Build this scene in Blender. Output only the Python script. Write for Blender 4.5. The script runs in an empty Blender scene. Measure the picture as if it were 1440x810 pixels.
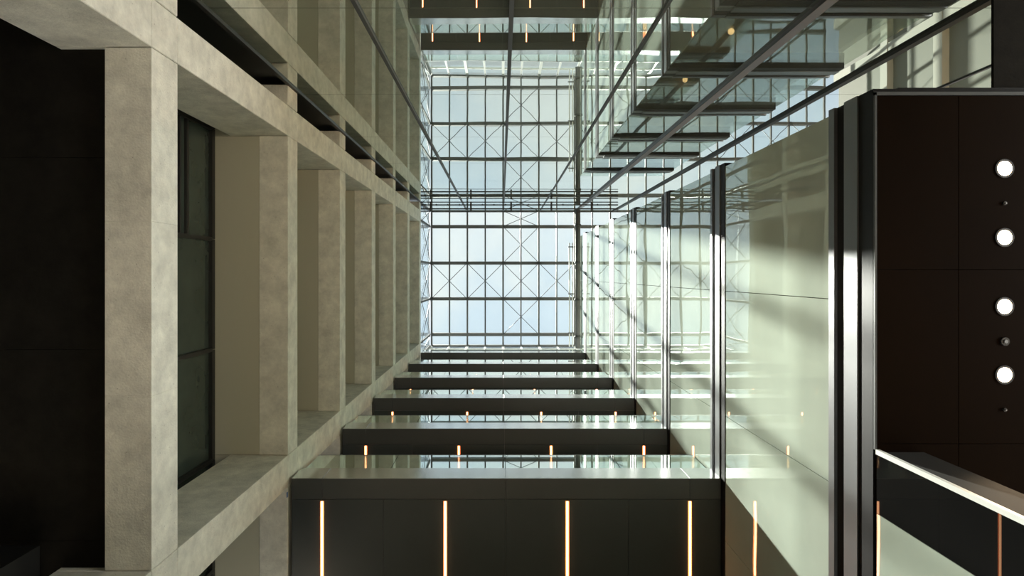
import bpy, bmesh, math, random
from mathutils import Vector, Matrix
random.seed(4)
S = bpy.context.scene
COL = S.collection
PI = math.pi
Z0 = 1.5                       # lens height above the lobby floor; every "h" below is a height above the lens
F = 960.0
VX, VY = 704.5, 385.7          # the zenith in the photograph
A = 3.823                      # concrete facade at x = -A
B = 3.974                      # glazed lift tower at x = B
CY = 3.414                     # tall glass wall at y = -CY
BY = 3.662                     # front edge of the bridges
HR = 37.1                      # roof
XF = 18.06                     # far facade
HF = [7.47, 12.25, 16.2, 20.2, 24.2, 27.95, 31.95]   # undersides of the floors

# ------------------------------------------------------------------ camera
cd = bpy.data.cameras.new('camera'); cam = bpy.data.objects.new('camera', cd); COL.objects.link(cam)
cam.location = (0, 0, Z0); cam.rotation_euler = (PI, 0, 0)      # straight up, image right = +x, image down = +y
cd.sensor_width = 36; cd.sensor_fit = 'HORIZONTAL'; cd.lens = F/1440*36
cd.shift_x = (720-VX)/1440; cd.shift_y = (VY-405)/1440
cd.clip_start = 0.05; cd.clip_end = 500
S.camera = cam
# ------------------------------------------------------------------ sky, sun, added fill lights
S.view_settings.view_transform = 'Standard'; S.view_settings.look = 'None'
S.view_settings.gamma = 1; S.view_settings.use_curve_mapping = False
S.view_settings.exposure = 0.2
w = bpy.data.worlds.new('sky'); S.world = w; w.use_nodes = True
nt = w.node_tree; bg = nt.nodes['Background']
tc = nt.nodes.new('ShaderNodeTexCoord'); nz = nt.nodes.new('ShaderNodeTexNoise'); rp = nt.nodes.new('ShaderNodeValToRGB')
nz.inputs['Scale'].default_value = 5; nz.inputs['Detail'].default_value = 6
nt.links.new(tc.outputs['Generated'], nz.inputs['Vector']); nt.links.new(nz.outputs['Fac'], rp.inputs['Fac'])
rp.color_ramp.elements[0].position = .38; rp.color_ramp.elements[0].color = (.62, .73, .84, 1)
rp.color_ramp.elements[1].position = .62; rp.color_ramp.elements[1].color = (.84, .87, .87, 1)
nt.links.new(rp.outputs['Color'], bg.inputs['Color']); bg.inputs['Strength'].default_value = 1.06

sl = bpy.data.lights.new('sun', 'SUN'); so = bpy.data.objects.new('sun', sl); COL.objects.link(so)
sl.energy = 23; sl.angle = math.radians(.9); sl.color = (1, .96, .88)
so.rotation_euler = Vector((.27, .115, -1)).to_track_quat('-Z', 'Y').to_euler(); so.location = (-9, -4, 50)

def area(name, loc, aim, sx, sy, e, col):
    l = bpy.data.lights.new(name, 'AREA'); o = bpy.data.objects.new(name, l); COL.objects.link(o)
    l.shape = 'RECTANGLE'; l.size = sx; l.size_y = sy; l.energy = e; l.color = col
    o.location = loc; o.rotation_euler = (Vector(aim)-Vector(loc)).to_track_quat('-Z', 'Y').to_euler()
    return o
area('added_fill_right', (15, -1.2, 4.2), (-4, -.5, 11), 8, 4, 1200, (1, .99, .96))  # added unseen fill light that brightens the nearest concrete
for k, (ux, uy, ax, ay, ah, e) in enumerate(((2.6, .6, -3.8, .4, 26, 20), (2.6, -2.2, -3.8, -1.2, 20, 14), (-1.5, 0.5, 4, -.5, 20, 20))):   # added unseen fill lights at floor level, aimed up at facade and tower
    u = area('added_upward_fill', (ux, uy, .08), (ax, ay, ah), .5, .5, e, (1, .80, .58)); u.data.spread = math.radians(50)

# ------------------------------------------------------------------ materials
def mat(name, color, rough=.5, metal=0., spec=.5, noise=0., nscale=2., bump=0., bscale=30., pores=False, stretch=(1,1,1)):
    m = bpy.data.materials.new(name); m.use_nodes = True
    nt = m.node_tree; p = nt.nodes['Principled BSDF']
    p.inputs['Roughness'].default_value = rough; p.inputs['Metallic'].default_value = metal
    p.inputs['Specular IOR Level'].default_value = spec
    p.inputs['Base Color'].default_value = (*color, 1)
    g = nt.nodes.new('ShaderNodeNewGeometry')
    mp = nt.nodes.new('ShaderNodeMapping'); mp.inputs['Scale'].default_value = stretch
    nt.links.new(g.outputs['Position'], mp.inputs['Vector'])
    if noise:
        n = nt.nodes.new('ShaderNodeTexNoise'); n.inputs['Scale'].default_value = nscale; n.inputs['Detail'].default_value = 7
        n.inputs['Roughness'].default_value = .72
        nt.links.new(mp.outputs['Vector'], n.inputs['Vector'])
        r = nt.nodes.new('ShaderNodeValToRGB')
        r.color_ramp.elements[0].position = .3; r.color_ramp.elements[1].position = .7
        r.color_ramp.elements[0].color = (*[c*(1-noise) for c in color], 1)
        r.color_ramp.elements[1].color = (*[min(1, c*(1+noise)) for c in color], 1)
        nt.links.new(n.outputs['Fac'], r.inputs['Fac'])
        out = r.outputs['Color']
        if pores:
            v = nt.nodes.new('ShaderNodeTexVoronoi'); v.inputs['Scale'].default_value = 9
            nt.links.new(g.outputs['Position'], v.inputs['Vector'])
            r2 = nt.nodes.new('ShaderNodeValToRGB')
            r2.color_ramp.elements[0].position = .035; r2.color_ramp.elements[1].position = .075
            r2.color_ramp.elements[0].color = (.55, .53, .5, 1); r2.color_ramp.elements[1].color = (1, 1, 1, 1)
            nt.links.new(v.outputs['Distance'], r2.inputs['Fac'])
            mx = nt.nodes.new('ShaderNodeMix'); mx.data_type = 'RGBA'; mx.blend_type = 'MULTIPLY'; mx.inputs[0].default_value = 1
            nt.links.new(out, mx.inputs[6]); nt.links.new(r2.outputs['Color'], mx.inputs[7]); out = mx.outputs[2]
        nt.links.new(out, p.inputs['Base Color'])
    if bump:
        n2 = nt.nodes.new('ShaderNodeTexNoise'); n2.inputs['Scale'].default_value = bscale; n2.inputs['Detail'].default_value = 4
        nt.links.new(g.outputs['Position'], n2.inputs['Vector'])
        b = nt.nodes.new('ShaderNodeBump'); b.inputs['Strength'].default_value = bump; b.inputs['Distance'].default_value = .02
        nt.links.new(n2.outputs['Fac'], b.inputs['Height']); nt.links.new(b.outputs['Normal'], p.inputs['Normal'])
    return m

def glass(name, body, refl, r0, power, transp=0., ttint=(1,1,1), wob=.0, wscale=.7, grough=.0, vein=0.):
    """pane: Fresnel-like reflection over a body that is part painted (diffuse), part clear"""
    m = bpy.data.materials.new(name); m.use_nodes = True
    nt = m.node_tree; nt.nodes.clear()
    o = nt.nodes.new('ShaderNodeOutputMaterial')
    lw = nt.nodes.new('ShaderNodeLayerWeight'); lw.inputs['Blend'].default_value = .5
    pw = nt.nodes.new('ShaderNodeMath'); pw.operation = 'POWER'; pw.inputs[1].default_value = power
    mr = nt.nodes.new('ShaderNodeMapRange'); mr.inputs['To Min'].default_value = r0; mr.inputs['To Max'].default_value = .97
    nt.links.new(lw.outputs['Facing'], pw.inputs[0]); nt.links.new(pw.outputs[0], mr.inputs['Value'])
    gl = nt.nodes.new('ShaderNodeBsdfGlossy'); gl.inputs['Color'].default_value = (*refl, 1); gl.inputs['Roughness'].default_value = grough
    df = nt.nodes.new('ShaderNodeBsdfDiffuse'); df.inputs['Color'].default_value = (*body, 1)
    base = df.outputs[0]
    g = nt.nodes.new('ShaderNodeNewGeometry')
    if vein:
        n = nt.nodes.new('ShaderNodeTexNoise'); n.inputs['Scale'].default_value = 1.1; n.inputs['Detail'].default_value = 6
        nt.links.new(g.outputs['Position'], n.inputs['Vector'])
        r = nt.nodes.new('ShaderNodeValToRGB'); r.color_ramp.elements[0].position = .35; r.color_ramp.elements[1].position = .65
        r.color_ramp.elements[0].color = (*[c*(1-vein) for c in body], 1); r.color_ramp.elements[1].color = (*[c*(1+vein) for c in body], 1)
        nt.links.new(n.outputs['Fac'], r.inputs['Fac']); nt.links.new(r.outputs['Color'], df.inputs['Color'])
    if transp > 0:
        t = nt.nodes.new('ShaderNodeBsdfTransparent'); t.inputs['Color'].default_value = (*ttint, 1)
        mt = nt.nodes.new('ShaderNodeMixShader'); mt.inputs[0].default_value = transp
        nt.links.new(df.outputs[0], mt.inputs[1]); nt.links.new(t.outputs[0], mt.inputs[2]); base = mt.outputs[0]
    if wob:
        n = nt.nodes.new('ShaderNodeTexNoise'); n.inputs['Scale'].default_value = wscale; n.inputs['Detail'].default_value = 1
        nt.links.new(g.outputs['Position'], n.inputs['Vector'])
        b = nt.nodes.new('ShaderNodeBump'); b.inputs['Strength'].default_value = 1; b.inputs['Distance'].default_value = wob
        nt.links.new(n.outputs['Fac'], b.inputs['Height']); nt.links.new(b.outputs['Normal'], gl.inputs['Normal'])
    mx = nt.nodes.new('ShaderNodeMixShader')
    nt.links.new(mr.outputs[0], mx.inputs[0]); nt.links.new(base, mx.inputs[1]); nt.links.new(gl.outputs[0], mx.inputs[2])
    nt.links.new(mx.outputs[0], o.inputs['Surface'])
    return m

def emis(name, color, e):
    m = bpy.data.materials.new(name); m.use_nodes = True; nt = m.node_tree; p = nt.nodes['Principled BSDF']
    p.inputs['Base Color'].default_value = (*color, 1)
    p.inputs['Emission Color'].default_value = (*color, 1); p.inputs['Emission Strength'].default_value = e
    return m

M = dict(
    concrete=mat('concrete', (.73, .72, .635), .85, noise=.24, nscale=2.6, bump=.35, bscale=40, pores=True),
    plaster=mat('painted_board', (.48, .47, .37), .8, noise=.03, nscale=.5, stretch=(1, .2, 1)),
    darkceil=mat('dark_ceiling', (.011, .010, .008), .9, spec=.1, noise=.35, nscale=3, bump=.1),
    frame=mat('black_frame', (.018, .018, .017), .45),
    winglass=glass('window_glass', (.05, .065, .055), (.7, .8, .75), .06, 4, wob=.01, vein=.2),
    cladding=mat('charcoal_metal', (.052, .058, .056), .42, .3, noise=.08, nscale=.8),
    cladding2=mat('charcoal_metal_band', (.070, .073, .070), .40, .3, noise=.08, nscale=.8),
    fascia=mat('brushed_metal', (.75, .77, .77), .16, .85, noise=.08, nscale=1.2),
    deck=mat('deck', (.25, .25, .24), .6),
    railglass=glass('balustrade_glass', (.5, .6, .52), (.93, 1, .96), .10, 1.5, .93, (.93, .98, .95)),
    wallglass=glass('tall_wall_glass', (.22, .24, .19), (.90, .94, .91), .25, 1.2, wob=.0025, wscale=.5, vein=.1),
    towerglass=glass('frosted_glass', (.46, .52, .44), (.92, .98, .93), .05, 2.8, wob=.006, wscale=.6, grough=.0, vein=.04),
    clearglass=glass('clear_glass', (.3, .35, .3), (.88, .93, .92), .10, 3.0, .9, (.90, .93, .88), wob=.002),
    blackglass=glass('black_glass', (.008, .008, .008), (.8, .8, .8), .04, 5),
    roofglass=glass('roof_glass', (.75, .80, .82), (.9, .95, 1), .0, 5, .93, (.95, .98, .97), vein=.12),
    steel=mat('grey_steel', (.12, .125, .125), .6, 0, .1),
    steel_dark=mat('dark_steel', (.07, .075, .075), .5, .1, .2),
    white=mat('white_steel', (.75, .76, .72), .5),
    metal=mat('satin_metal', (.20, .205, .21), .38, .9),
    band=mat('band_dark', (.007, .007, .007), .5, 0, .12),
    brownceil=mat('brown_black_panel', (.006, .0028, .001), .4, 0, .025, noise=.2, nscale=.6),
    olive=mat('olive_soffit', (.42, .41, .32), .6),
    core=mat('core_wall', (.40, .40, .33), .7, noise=.06, nscale=.4),
    far_strip=mat('far_strip', (.30, .30, .24), .8),
    far_board=mat('far_board', (.13, .135, .10), .8),
    matte=mat('matte_grey', (.035, .034, .032), .8, spec=.15),
    bar=mat('pale_grey_bar', (.42, .42, .45), .4, .2),
    stone=mat('pale_stone', (.50, .42, .31), .5, noise=.08, nscale=1.5),
    led=emis('warm_led', (1, .50, .24), 7),
    halo=emis('warm_halo_glow', (1, .30, .09), .9),  # imitates the orange halo around the light strips
    lamp=emis('lamp_disc', (1, .72, .42), 14),
    bulb=emis('bulb', (1, .62, .28), 3.5),
    blue=mat('blue_tape', (.05, .16, .42), .6),
    sensor=mat('sensor_plastic', (.03, .03, .03), .3),
)

# ------------------------------------------------------------------ helpers
_cache = {}
def box_mesh(dx, dy, dz, m, bev=0.):
    k = (round(dx, 4), round(dy, 4), round(dz, 4), m, bev)
    if k in _cache: return _cache[k]
    bm = bmesh.new(); bmesh.ops.create_cube(bm, size=1)
    bmesh.ops.scale(bm, vec=(dx, dy, dz), verts=bm.verts)
    if bev: bmesh.ops.bevel(bm, geom=list(bm.edges), offset=bev, segments=1, affect='EDGES')
    me = bpy.data.meshes.new('box'); bm.to_mesh(me); bm.free(); me.materials.append(M[m]); _cache[k] = me
    return me
def wloc(p):
    v = Vector((0, 0, 0))
    while p: v += p.location; p = p.parent
    return v
def link(name, me, loc, parent=None, kind=None, label=None):
    o = bpy.data.objects.new(name, me); COL.objects.link(o)
    if parent: o.parent = parent; o.location = Vector(loc)-wloc(parent)
    else: o.location = loc
    if kind: o['kind'] = kind
    if label: o['label'] = label
    return o
def box(name, x0, x1, y0, y1, h0, h1, m, parent=None, bev=0., kind=None, label=None):
    me = box_mesh(abs(x1-x0), abs(y1-y0), abs(h1-h0), m, bev)
    return link(name, me, ((x0+x1)/2, (y0+y1)/2, (h0+h1)/2+Z0), parent, kind, label)
def rod(name, p, q, r, m, parent=None, n=8, label=None):
    """p, q = (x, y, h)"""
    p = Vector((p[0], p[1], p[2]+Z0)); q = Vector((q[0], q[1], q[2]+Z0)); d = q-p
    k = ('rod', round(d.length, 3), round(r, 4), m, n)
    if k not in _cache:
        bm = bmesh.new(); bmesh.ops.create_cone(bm, cap_ends=True, segments=n, radius1=r, radius2=r, depth=d.length)
        for f in bm.faces: f.smooth = len(f.verts) == 4
        me = bpy.data.meshes.new('rod'); bm.to_mesh(me); bm.free(); me.materials.append(M[m]); _cache[k] = me
    o = link(name, _cache[k], (p+q)/2, parent, None, label)
    o.rotation_euler = d.to_track_quat('Z', 'Y').to_euler()
    return o
def disc(name, x, y, h, r, t, m, parent=None, n=24, r2=None, label=None):
    bm = bmesh.new(); bmesh.ops.create_cone(bm, cap_ends=True, segments=n, radius1=r, radius2=r if r2 is None else r2, depth=t)
    me = bpy.data.meshes.new(name); bm.to_mesh(me); bm.free(); me.materials.append(M[m])
    return link(name, me, (x, y, h+Z0), parent, None, label)
def ring_mesh(r0, r1, t, m, n=28):
    bm = bmesh.new(); vs = []
    for (r, z) in ((r0, -t/2), (r1, -t/2), (r1, t/2), (r0, t/2)):
        vs.append([bm.verts.new((r*math.cos(2*PI*i/n), r*math.sin(2*PI*i/n), z)) for i in range(n)])
    for a in range(4):
        b = (a+1) % 4
        for i in range(n):
            j = (i+1) % n; bm.faces.new((vs[a][i], vs[a][j], vs[b][j], vs[b][i]))
    bmesh.ops.recalc_face_normals(bm, faces=bm.faces)
    me = bpy.data.meshes.new('ring'); bm.to_mesh(me); bm.free(); me.materials.append(M[m]); return me
def empty(name, x=0, y=0, z=0, kind=None, label=None, cat=None, group=None):
    o = bpy.data.objects.new(name, None); COL.objects.link(o); o.location = (x, y, z); o.empty_display_size = .3
    if kind: o['kind'] = kind
    if label: o['label'] = label
    if cat: o['category'] = cat
    if group: o['group'] = group
    return o

# ------------------------------------------------------------------ floor
fl = box('floor', -20, 24, -14, 14, -Z0-.2, -Z0, 'stone'); fl['kind'] = 'structure'
fl['label'] = 'pale stone lobby floor under the atrium'

# ------------------------------------------------------------------ left facade: precast concrete frame
wl = empty('wall_left', -A, 0, 0, 'structure', 'concrete frame facade of slab beams and square columns')
COLS = [(-.793*A, -.6515*A), (.850*A, 1.0*A)]
XB = -1.134*A; XC = -1.276*A; XW = -1.355*A
YN, YE = -CY-.0, 7.2
g = .006
levels = [-Z0] + HF
TOPH = HF[-1]+.58
for ci, (y0, y1) in enumerate(COLS):
    for i, h in enumerate(levels):
        top = (HF[i] if i < len(HF) else None)
        if i > 0:
            bh = .60 if i == 1 else .57
            box('column_block', XC, -A, y0, y1, h+g, h+bh, 'concrete', wl, .008)           # where beam and column cross
            h0 = h+bh+g
        else: h0 = h
        if top is not None:
            box('column', XC, -A, y0, y1, h0, top, 'concrete', wl, .008)
segs = [(YN, COLS[0][0], 1), (COLS[0][1], COLS[1][0], 3), (COLS[1][1], YE, 2)]
for i, h in enumerate(HF):
    bh = .60 if i == 0 else .57
    for (s0, s1, n) in segs:
        for k in range(n):
            u0 = s0+(s1-s0)*k/n; u1 = s0+(s1-s0)*(k+1)/n
            ga = .010 if k == 0 else .0006; gb = .010 if k == n-1 else .0006
            box('slab_beam', XB, -A, u0+ga, u1-gb, h, h+bh, 'concrete', wl, .008 if n < 3 else .003)
    # board lining behind the beam, window wall
    if i > 0:
        for (s0, s1) in ((YN, COLS[0][0]), (COLS[0][1], COLS[1][0]), (COLS[1][1], YE)):
            box('soffit_board', XW-.02, XB-.004, s0+.01, s1-.01, h+.01, h+.06, 'plaster', wl)
        box('soffit_board', XW-.02, XC-.004, COLS[0][0], COLS[0][1], h+.01, h+.06, 'plaster', wl)
        box('soffit_board', XW-.02, XC-.004, COLS[1][0], COLS[1][1], h+.01, h+.06, 'plaster', wl)
    box('floor_slab', XW-5, XB-.05, YN, YE, h+.18, h+.5, 'darkceil', wl)
# black ceiling of the lowest storey
for k in range(5):
    u0 = YN+k*(YE-YN)/5
    for j in range(3):
        v1 = XB-.004-j*1.9
        box('ceiling_panel', v1-1.894, v1, u0+.003, u0+(YE-YN)/5-.003, HF[0]+.09, HF[0]+.14, 'darkceil', wl)
box('bulkhead', -6.0, -5.10, 3.0, 3.9, 6.9, HF[0]+.08, 'frame', wl)
box('back_wall', -10.3, -10.2, YN, YE, -Z0, 33, 'darkceil', wl)
# glazing behind the frame, one window wall for each storey
MU = [-.627+1.97*k for k in range(-1, 4)]
for i in range(1, len(HF)):
    h0 = HF[i-1]+.5; h1 = HF[i]+.0
    wn = empty('window_%d' % i, XW, 0, h0+Z0, 'structure', 'dark black-framed window wall behind the concrete frame')
    ys = [YN]+MU+[YE]
    for k in range(len(ys)-1):
        a0, a1 = ys[k]+.035, ys[k+1]-.035
        if a1-a0 < .2: continue
        box('window_pane', XW-.03, XW-.015, a0, a1, h0+.06, h1-.10, 'winglass', wn)
        box('frame_head', XW-.05, XW+.05, a0-.03, a1+.03, h1-.12, h1, 'frame', wn)
    for y in MU:
        box('mullion', XW-.06, XW+.05, y-.035, y+.035, h0, h1-.12, 'frame', wn)
    if i == 1:
        box('transom', XW-.03, XW+.03, MU[0]+.04, MU[1]-.04, 11.19, 11.27, 'frame', wn)
        box('transom', XW-.03, XW+.03, MU[0]+.04, MU[1]-.04, 10.95, 11.00, 'frame', wn)
box('tape_mark', -A-.006, -A+.004, 3.90, 3.99, 12.19, 12.235, 'blue', wl, label='small scrap of blue tape')

# ------------------------------------------------------------------ tall glass wall (top of the picture)
wb = empty('wall_back', 0, -CY, 0, 'structure', 'tall reflective glass curtain wall with dark vertical mullions')
VXS = [-3.80, -1.83, .135, 2.10, 4.07, 6.06]+[8.03+1.97*k for k in range(6)]
HJ = [-Z0, 4.6, 8.75, 12.96, 16.98, 21.0, 25.0, 28.9, 33.0, HR]
for k in range(len(VXS)-1):
    for j in range(len(HJ)-1):
        box('glass_panel', VXS[k]+.006, VXS[k+1]-.006, -CY-.03, -CY, HJ[j]+.008, HJ[j+1]-.008, 'wallglass', wb)
for j in range(1, len(HJ)-1):
    box('transom', VXS[0], VXS[-1], -CY-.08, -CY-.012, HJ[j]-.008, HJ[j]+.008, 'frame', wb)
for x, wd, d, m in ((-3.80, .07, .03, 'frame'), (-1.83, .055, .04, 'steel_dark'), (.135, .06, .05, 'steel_dark'), (2.10, .045, .03, 'steel_dark'),
                 (4.07, .15, .05, 'bar'), (6.06, .11, .05, 'steel_dark'), (8.03, .05, .02, 'steel')):
    box('mullion', x-wd/2, x+wd/2, -CY, -CY+d, -Z0, HR-.2, m, wb)
box('backing_wall', -11, XF, -CY-.4, -CY-.1, -Z0, HR, 'frame', wb)
box('edge_trim', 4.07-.085, 4.07-.075, -CY, -CY+.055, -Z0, HR-.2, 'frame', wb)
box('edge_trim', 6.06+.055, 6.06+.075, -CY, -CY+.03, -Z0, HR-.2, 'metal', wb)

# ------------------------------------------------------------------ glazed lift tower (right)
wr = empty('wall_right', B, 0, 0, 'structure', 'glazed tower clad in pale green frosted glass with metal floor bands')
TY0, TY1 = -.482*B, 7.2
TX1 = 2.11*A
PJ = [TY0, .075*B, .632*B, 1.189*B, TY1]
bands = [(7.27, 8.24)]+[(h-.16, h+.65) for h in HF[1:]]
for i, (b0, b1) in enumerate(bands):
    nxt = bands[i+1][0] if i+1 < len(bands) else 34.3
    for k in range(len(PJ)-1):                       # face towards the concrete
        box('glass_panel', B, B+.03, PJ[k]+.005, PJ[k+1]-.005, b1-.02, nxt+.02, 'towerglass', wr)
    for (x0, x1) in ((B+.04, B+2.0), (B+2.02, TX1)):   # face towards the tall glass wall
        box('glass_panel', x0, x1, TY0, TY0+.03, b1-.02, nxt+.02, 'clearglass', wr)
    t = (b1-b0)
    e = TY0-.06
    # profile from below: dark lip, satin metal, dark groove, light lip
    for (n_, q0, q1, off, m) in (('band_lip', 0., .30, .012, 'band'), ('band_metal', .30, .60, .03, 'metal'), ('band_groove', .60, .86, -.02, 'band'), ('band_edge', .86, 1., .02, 'metal')):
        box(n_, B-off, B+.25, e, TY1, b0+q0*t, b0+q1*t, m, wr)
        box(n_, B+.252, TX1, e-off, TY0+.3, b0+q0*t, b0+q1*t, m, wr)
    box('floor_slab', B+.26, TX1, TY0+.32, TY1, b0+.12, b1-.1, 'olive' if i else 'band', wr)
box('core_wall', TX1-.15, TX1, TY0+.35, TY1, 8.3, 34.3, 'core', wr)
box('core_wall', B+.4, TX1-.2, 2.6, 2.8, 8.3, 34.3, 'core', wr)
# dark ceiling under the tower
cl = empty('ceiling', 5.5, 0, 7.2+Z0, 'structure', 'glossy brown-black panelled ceiling with round recessed lamps')
CX = [3.985, 4.86, 6.85, 8.84]; CYs = [-1.90, -.05, 1.80, 3.65, 5.5]
for a in range(len(CX)-1):
    for b in range(len(CYs)-1):
        box('ceiling_panel', CX[a]+.0025, CX[a+1]-.0025, CYs[b]+.0025, CYs[b+1]-.0025, 7.27-.02, 7.27, 'brownceil', cl, .002)
box('edge_frame', B-.01, 3.985, -1.93, 1.86, 7.235, 7.27, 'steel_dark', cl)
box('edge_frame', B-.01, 8.84, -1.935, -1.90, 7.235, 7.27, 'steel_dark', cl)
# dark soffit closing the gap to the glass wall
sf = box('ceiling_soffit', 5.27, 12, -CY+.06, -1.96, 7.3, 7.34, 'darkceil'); sf['kind'] = 'structure'
sf['label'] = 'charcoal soffit slab between tower and glass wall'

# recessed lamps
ring = ring_mesh(.080, .100, .012, 'frame')
names = ['uppermost', 'second from the top', 'third from the top', 'lowest']
for k, py in enumerate((237, 334, 431, 527)):
    x = (1412-VX)*7.25/F; y = (py-VY)*7.25/F
    d = empty('downlight', x, y, 7.24+Z0, None, names[k]+' of the four round warm lamps in the brown-black ceiling', 'lamp', 'recessed lamps in the brown-black ceiling')
    disc('lens', x, y, 7.243, .078, .008, 'lamp', d)
    link('trim_ring', ring, (x, y, 7.243+Z0), d)
    l = bpy.data.lights.new('lamp_light', 'SPOT'); lo = bpy.data.objects.new('lamp_light', l); COL.objects.link(lo)
    l.energy = 120; l.color = (1, .72, .45); l.spot_size = 2.2; l.spot_blend = .6; l.shadow_soft_size = .07
    lo.parent = d; lo.location = (0, 0, -.05)
for k, (px, py, lab) in enumerate(((1412, 286, 'tiny dark sensor between the two upper ceiling lamps'), (1412, 480, 'round dark sensor between the two lower ceiling lamps'), (1412, 576, 'tiny sensor below the lowest ceiling lamp'))):
    x = (px-VX)*7.25/F; y = (py-VY)*7.25/F; r = (.02, .045, .02)[k]
    d = empty('ceiling_sensor', x, y, 7.23+Z0, None, lab, 'sensor', 'sensors in the brown-black ceiling')
    disc('body', x, y, 7.238, r, .02, 'sensor', d, 16); disc('lens', x, y, 7.222, r*.45, .012, 'metal', d, 12)
# warm lamps inside the tower, seen in the glass wall
ords = ['lowest', 'second lowest', 'middle', 'second highest']
for i in (1, 2, 3, 4):
    for j, x in enumerate((1.41*A, 1.77*A)):
        h = HF[i]+.0; y = -.30*A
        d = empty('pendant_lamp', x, y, h-.2+Z0, None, '%s %s warm bulb under the tower floors, mirrored in the glass wall' % (ords[i-1], ('left-hand', 'right-hand')[j]), 'lamp', 'warm bulbs under the tower floors')
        disc('socket', x, y, h-.07, .05, .1, 'frame', d, 12)
        bm = bmesh.new(); bmesh.ops.create_uvsphere(bm, u_segments=14, v_segments=8, radius=.075)
        me = bpy.data.meshes.new('bulb'); bm.to_mesh(me); bm.free(); me.materials.append(M['bulb'])
        link('bulb', me, (x, y, h-.21+Z0), d)

# lower wall block at the right
lw_ = empty('wall_lower_right', B, 1.88, 0, 'structure', 'thick wall end below the ceiling with black then frosted glass face')
EY = .4736*B
box('wall_core', B+.035, B+.5, EY+.03, 7.2, -Z0, 7.22, 'cladding2', lw_)
box('end_plate', B+.02, B+.5, EY, EY+.028, -Z0, 7.22, 'matte', lw_)
box('edge_trim', B-.012, B+.03, EY-.03, EY+.02, -Z0, 7.22, 'white', lw_, label='bright metal corner trim')
box('glass_panel', B, B+.03, EY+.024, .6365*B-.003, -Z0, 7.22, 'blackglass', lw_, label='black glass panel')
yy = [.6365*B, 1.189*B, 7.2]
for k in range(2): box('glass_panel', B, B+.03, yy[k]+.003, yy[k+1]-.003, -Z0, 7.22, 'towerglass', lw_)

# ------------------------------------------------------------------ bridges
def make_bridge(h):
    r = empty('footbridge', 0, BY, h+Z0)
    x0, x1 = -3.758, 3.950
    jf = [x0, -3.21, .083, 3.39, x1]
    for k in range(4): box('edge_panel', jf[k]+.002, jf[k+1]-.002, BY+.006, 4.033, h, h+.03, 'cladding2', r, .002)
    js = [x0, -2.11, .083, 2.29, x1]
    for k in range(4):
        for (u0, u1) in ((4.040, 5.6), (5.6, 7.16)):
            box('soffit_panel', js[k]+.003, js[k+1]-.003, u0+.003, u1-.003, h+.006, h+.03, 'cladding', r)
    jb = [x0, .083, x1]
    for k in range(4): box('fascia_panel', jf[k]+.002, jf[k+1]-.002, BY, BY+.03, h+.002, h+.655, 'fascia', r, .003)
    box('deck', x0, x1, BY+.035, 7.16, h+.04, h+.64, 'deck', r)
    gx = [x0+.01, -2.11, .083, 2.29, x1-.01]
    for k in range(4): box('glass_pane', gx[k]+.006, gx[k+1]-.006, BY+.06, BY+.08, h+.60, h+1.80, 'railglass', r)
    box('top_rail', x0, x1, BY+.057, BY+.083, h+1.80, h+1.815, 'metal', r)
    for x in (-3.21, -1.0, 1.19, 3.39):
        s = box('light_strip', x-.015, x+.015, 4.075, 7.1, h-.022, h+.006, 'led', r, label='glowing warm white light strip')
        for sx in (-1, 1):
            box('strip_halo', x+sx*.024-.009, x+sx*.024+.009, 4.07, 7.1, h-.004, h+.006, 'halo', s)  # glow halo of the strip, put in as dim emissive edges
        disc('clip', x, 4.055, h+.0, .016, .02, 'frame', s, 10)
    return r
def copy_tree(o, parent=None):
    c = o.copy(); COL.objects.link(c); c.parent = parent
    for ch in list(o.children): copy_tree(ch, c)
    return c
ordb = ['lowest and nearest', 'second lowest', 'third lowest', 'third highest', 'second highest', 'topmost and most distant']
br0 = make_bridge(HF[1])
for i, h in enumerate(HF[1:]):
    o = br0 if i == 0 else copy_tree(br0)
    o.location.z = h+Z0
    o['label'] = ordb[i]+' of the charcoal footbridges with glass balustrade and warm light strips'
    o['category'] = 'footbridge'; o['group'] = 'charcoal footbridges crossing the atrium'
wf = box('wall_front', -A, B, 7.2, 7.4, -Z0, 33.2, 'core'); wf['kind'] = 'structure'; wf['label'] = 'plain wall behind the bridges'

# ------------------------------------------------------------------ roof
rf = empty('ceiling_roof', 0, 0, HR+Z0, 'structure', 'glazed roof of clear panes on a grey steel grid with cross bracing')
PX = [-3.76+.9685*k for k in range(23)]
PY = [-CY, -2.575, -.606, 1.325, 3.255, 3.87]
for k in range(len(PX)-1):
    for j in range(len(PY)-1):
        box('roof_pane', PX[k]+.01, PX[k+1]-.01, PY[j]+.01, PY[j+1]-.01, HR+.02, HR+.045, 'roofglass', rf)
for j, y in enumerate(PY):
    wd = .17 if 0 < j < 5 else .10
    box('purlin', PX[0], PX[-1], y-wd/2, y+wd/2, HR-.28, HR+.02, 'steel', rf)
for k, x in enumerate(PX):
    wd = .085 if k % 2 == 0 else .07
    box('rafter', x-wd/2, x+wd/2, PY[0], PY[-1], HR-.12, HR+.015, 'steel' if k % 2 == 0 else 'steel_dark', rf)
for k in range(0, len(PX)-2, 2):
    rows = [(2, 3)]
    if k == 4: rows += [(1, 2), (3, 4), (0, 1)]
    for (j0, j1) in rows:
        for (p, q) in (((PX[k], PY[j0]), (PX[k+2], PY[j1])), ((PX[k+2], PY[j0]), (PX[k], PY[j1]))):
            rod('brace_rod', (p[0], p[1], HR-.3), (q[0], q[1], HR-.3), .017, 'steel_dark', rf, 6)
    for j in (2, 3):
        disc('brace_node', PX[k], PY[j], HR-.31, .09, .04, 'steel_dark', rf, 10)
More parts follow.
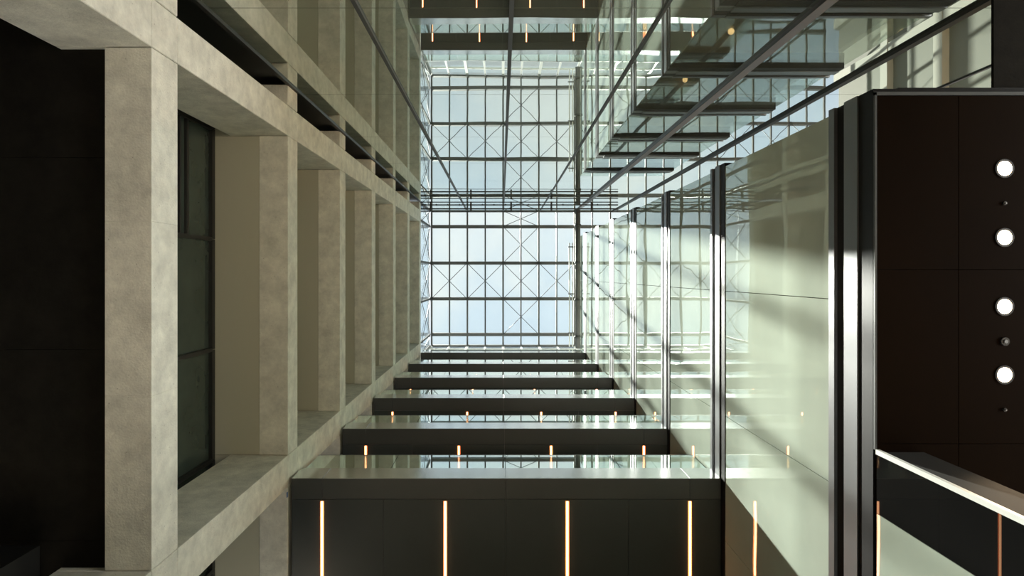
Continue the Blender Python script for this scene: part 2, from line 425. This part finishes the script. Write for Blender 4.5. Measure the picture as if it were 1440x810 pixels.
# clerestory between wall tops and roof
cs = empty('trim_1', 0, 0, 33+Z0, 'structure', 'clerestory band of white posts and glass under the roof')
HC = 34.2
for k, x in enumerate(PX[:9]):
    wd = .14 if k % 2 == 0 else .07
    box('post', x-wd/2, x+wd/2, 3.87, 3.98, HC, HR-.28, 'white', cs)
    if k < 8: box('clerestory_pane', PX[k]+.07, PX[k+1]-.07, 3.92, 3.94, HC, HR-.28, 'roofglass', cs)
box('rail', PX[0], PX[8], 3.84, 4.0, HC-.15, HC, 'white', cs)
box('rail', PX[0], PX[8], 3.88, 3.97, 35.6, 35.7, 'white', cs)
for (y0, y1) in zip(PY[:-1], PY[1:]):
    box('clerestory_pane', -3.86, -3.84, y0+.05, y1-.05, 32.6, HR-.28, 'roofglass', cs)
    rod('brace_rod', (-3.80, y0, 32.7), (-3.80, y1, HR-.3), .015, 'steel_dark', cs, 6)
    rod('brace_rod', (-3.80, y1, 32.7), (-3.80, y0, HR-.3), .015, 'steel_dark', cs, 6)
for y in PY: box('post', -3.90, -3.80, y-.05, y+.05, 32.55, HR-.28, 'steel', cs)
# far facade past the tower, seen only mirrored in the glass wall
ff = empty('wall_far_right', XF, 0, 0, 'structure', 'far concrete facade of floor strips and pale boards')
for i, h in enumerate(HF):
    box('slab_beam', XF, XF+.5, -CY, 8, h, h+.58, 'far_strip', ff)
    nx = HF[i+1] if i+1 < len(HF) else HR
    box('wall_board', XF+.3, XF+.4, -CY, 8, h+.58, nx, 'far_board', ff)
for y in (-2.6, 3.7): box('column', XF+.02, XF+.5, y-.28, y+.28, -Z0, HR, 'far_strip', ff)

for (lx, ly, lh, e) in ((17.0, -1.0, 17.0, 900), (17.0, -2.2, 11.5, 900)):     # warm wall lamps glowing on the far boards
    l = bpy.data.lights.new('warm_wall_lamp', 'POINT'); lo = bpy.data.objects.new('warm_wall_lamp', l); COL.objects.link(lo)
    l.energy = e; l.color = (1, .5, .2); l.shadow_soft_size = .15; lo.location = (lx, ly, lh+Z0)

# ------------------------------------------------------------------ gantry and rails near the roof
gt = empty('maintenance_gantry', 0, -3.2, 31.5+Z0, None, 'slim grey tubular gantry running along the top of the glass wall', 'gantry')
for y, h, r in ((-3.33, 31.5, .022), (-3.20, 31.5, .03), (-3.02, 31.5, .03), (-2.90, 31.5, .012)):
    rod('tube', (-3.7, y, h), (5.4, y, h), r, 'steel_dark', gt)
for k in range(5):
    x = -3.25+1.86*k
    box('cross_plate', x-.04, x+.04, -3.36, -2.92, 31.53, 31.6, 'steel_dark', gt)
for k in range(17):
    x = -3.5+.53*k
    disc('clamp', x, -3.20, 31.46, .045, .04, 'steel_dark', gt, 8)
rl = empty('ridge_tube', 3.93, 0, 34.6+Z0, None, 'thick grey steel tube running beside the tower top', 'pipe')
rod('tube', (3.93, -3.3, 34.9), (3.93, 3.8, 34.9), .13, 'steel', rl, 14)
for y in (-2.5, -.6, 1.3, 3.2): rod('collar', (3.93, y-.06, 34.9), (3.93, y+.06, 34.9), .165, 'steel_dark', rl, 14)
hr = empty('ladder_rail', 3.55, 0, 34.5+Z0, None, 'pair of thin white rails with cross ties left of the thick tube', 'rail')
for x in (3.50, 3.66): rod('rail', (x, -1.6, 34.9), (x, 3.7, 34.9), .028, 'white', hr)
for y in (-1.4, 1.0, 3.0): rod('cross_tie', (3.42, y, 34.86), (3.78, y, 34.86), .03, 'steel', hr)

S.cycles.max_bounces = 12; S.cycles.diffuse_bounces = 5; S.cycles.glossy_bounces = 8; S.cycles.transparent_max_bounces = 16
S.cycles.caustics_reflective = True; S.cycles.sample_clamp_indirect = 6; S.cycles.blur_glossy = .3
S.cycles.use_denoising = True
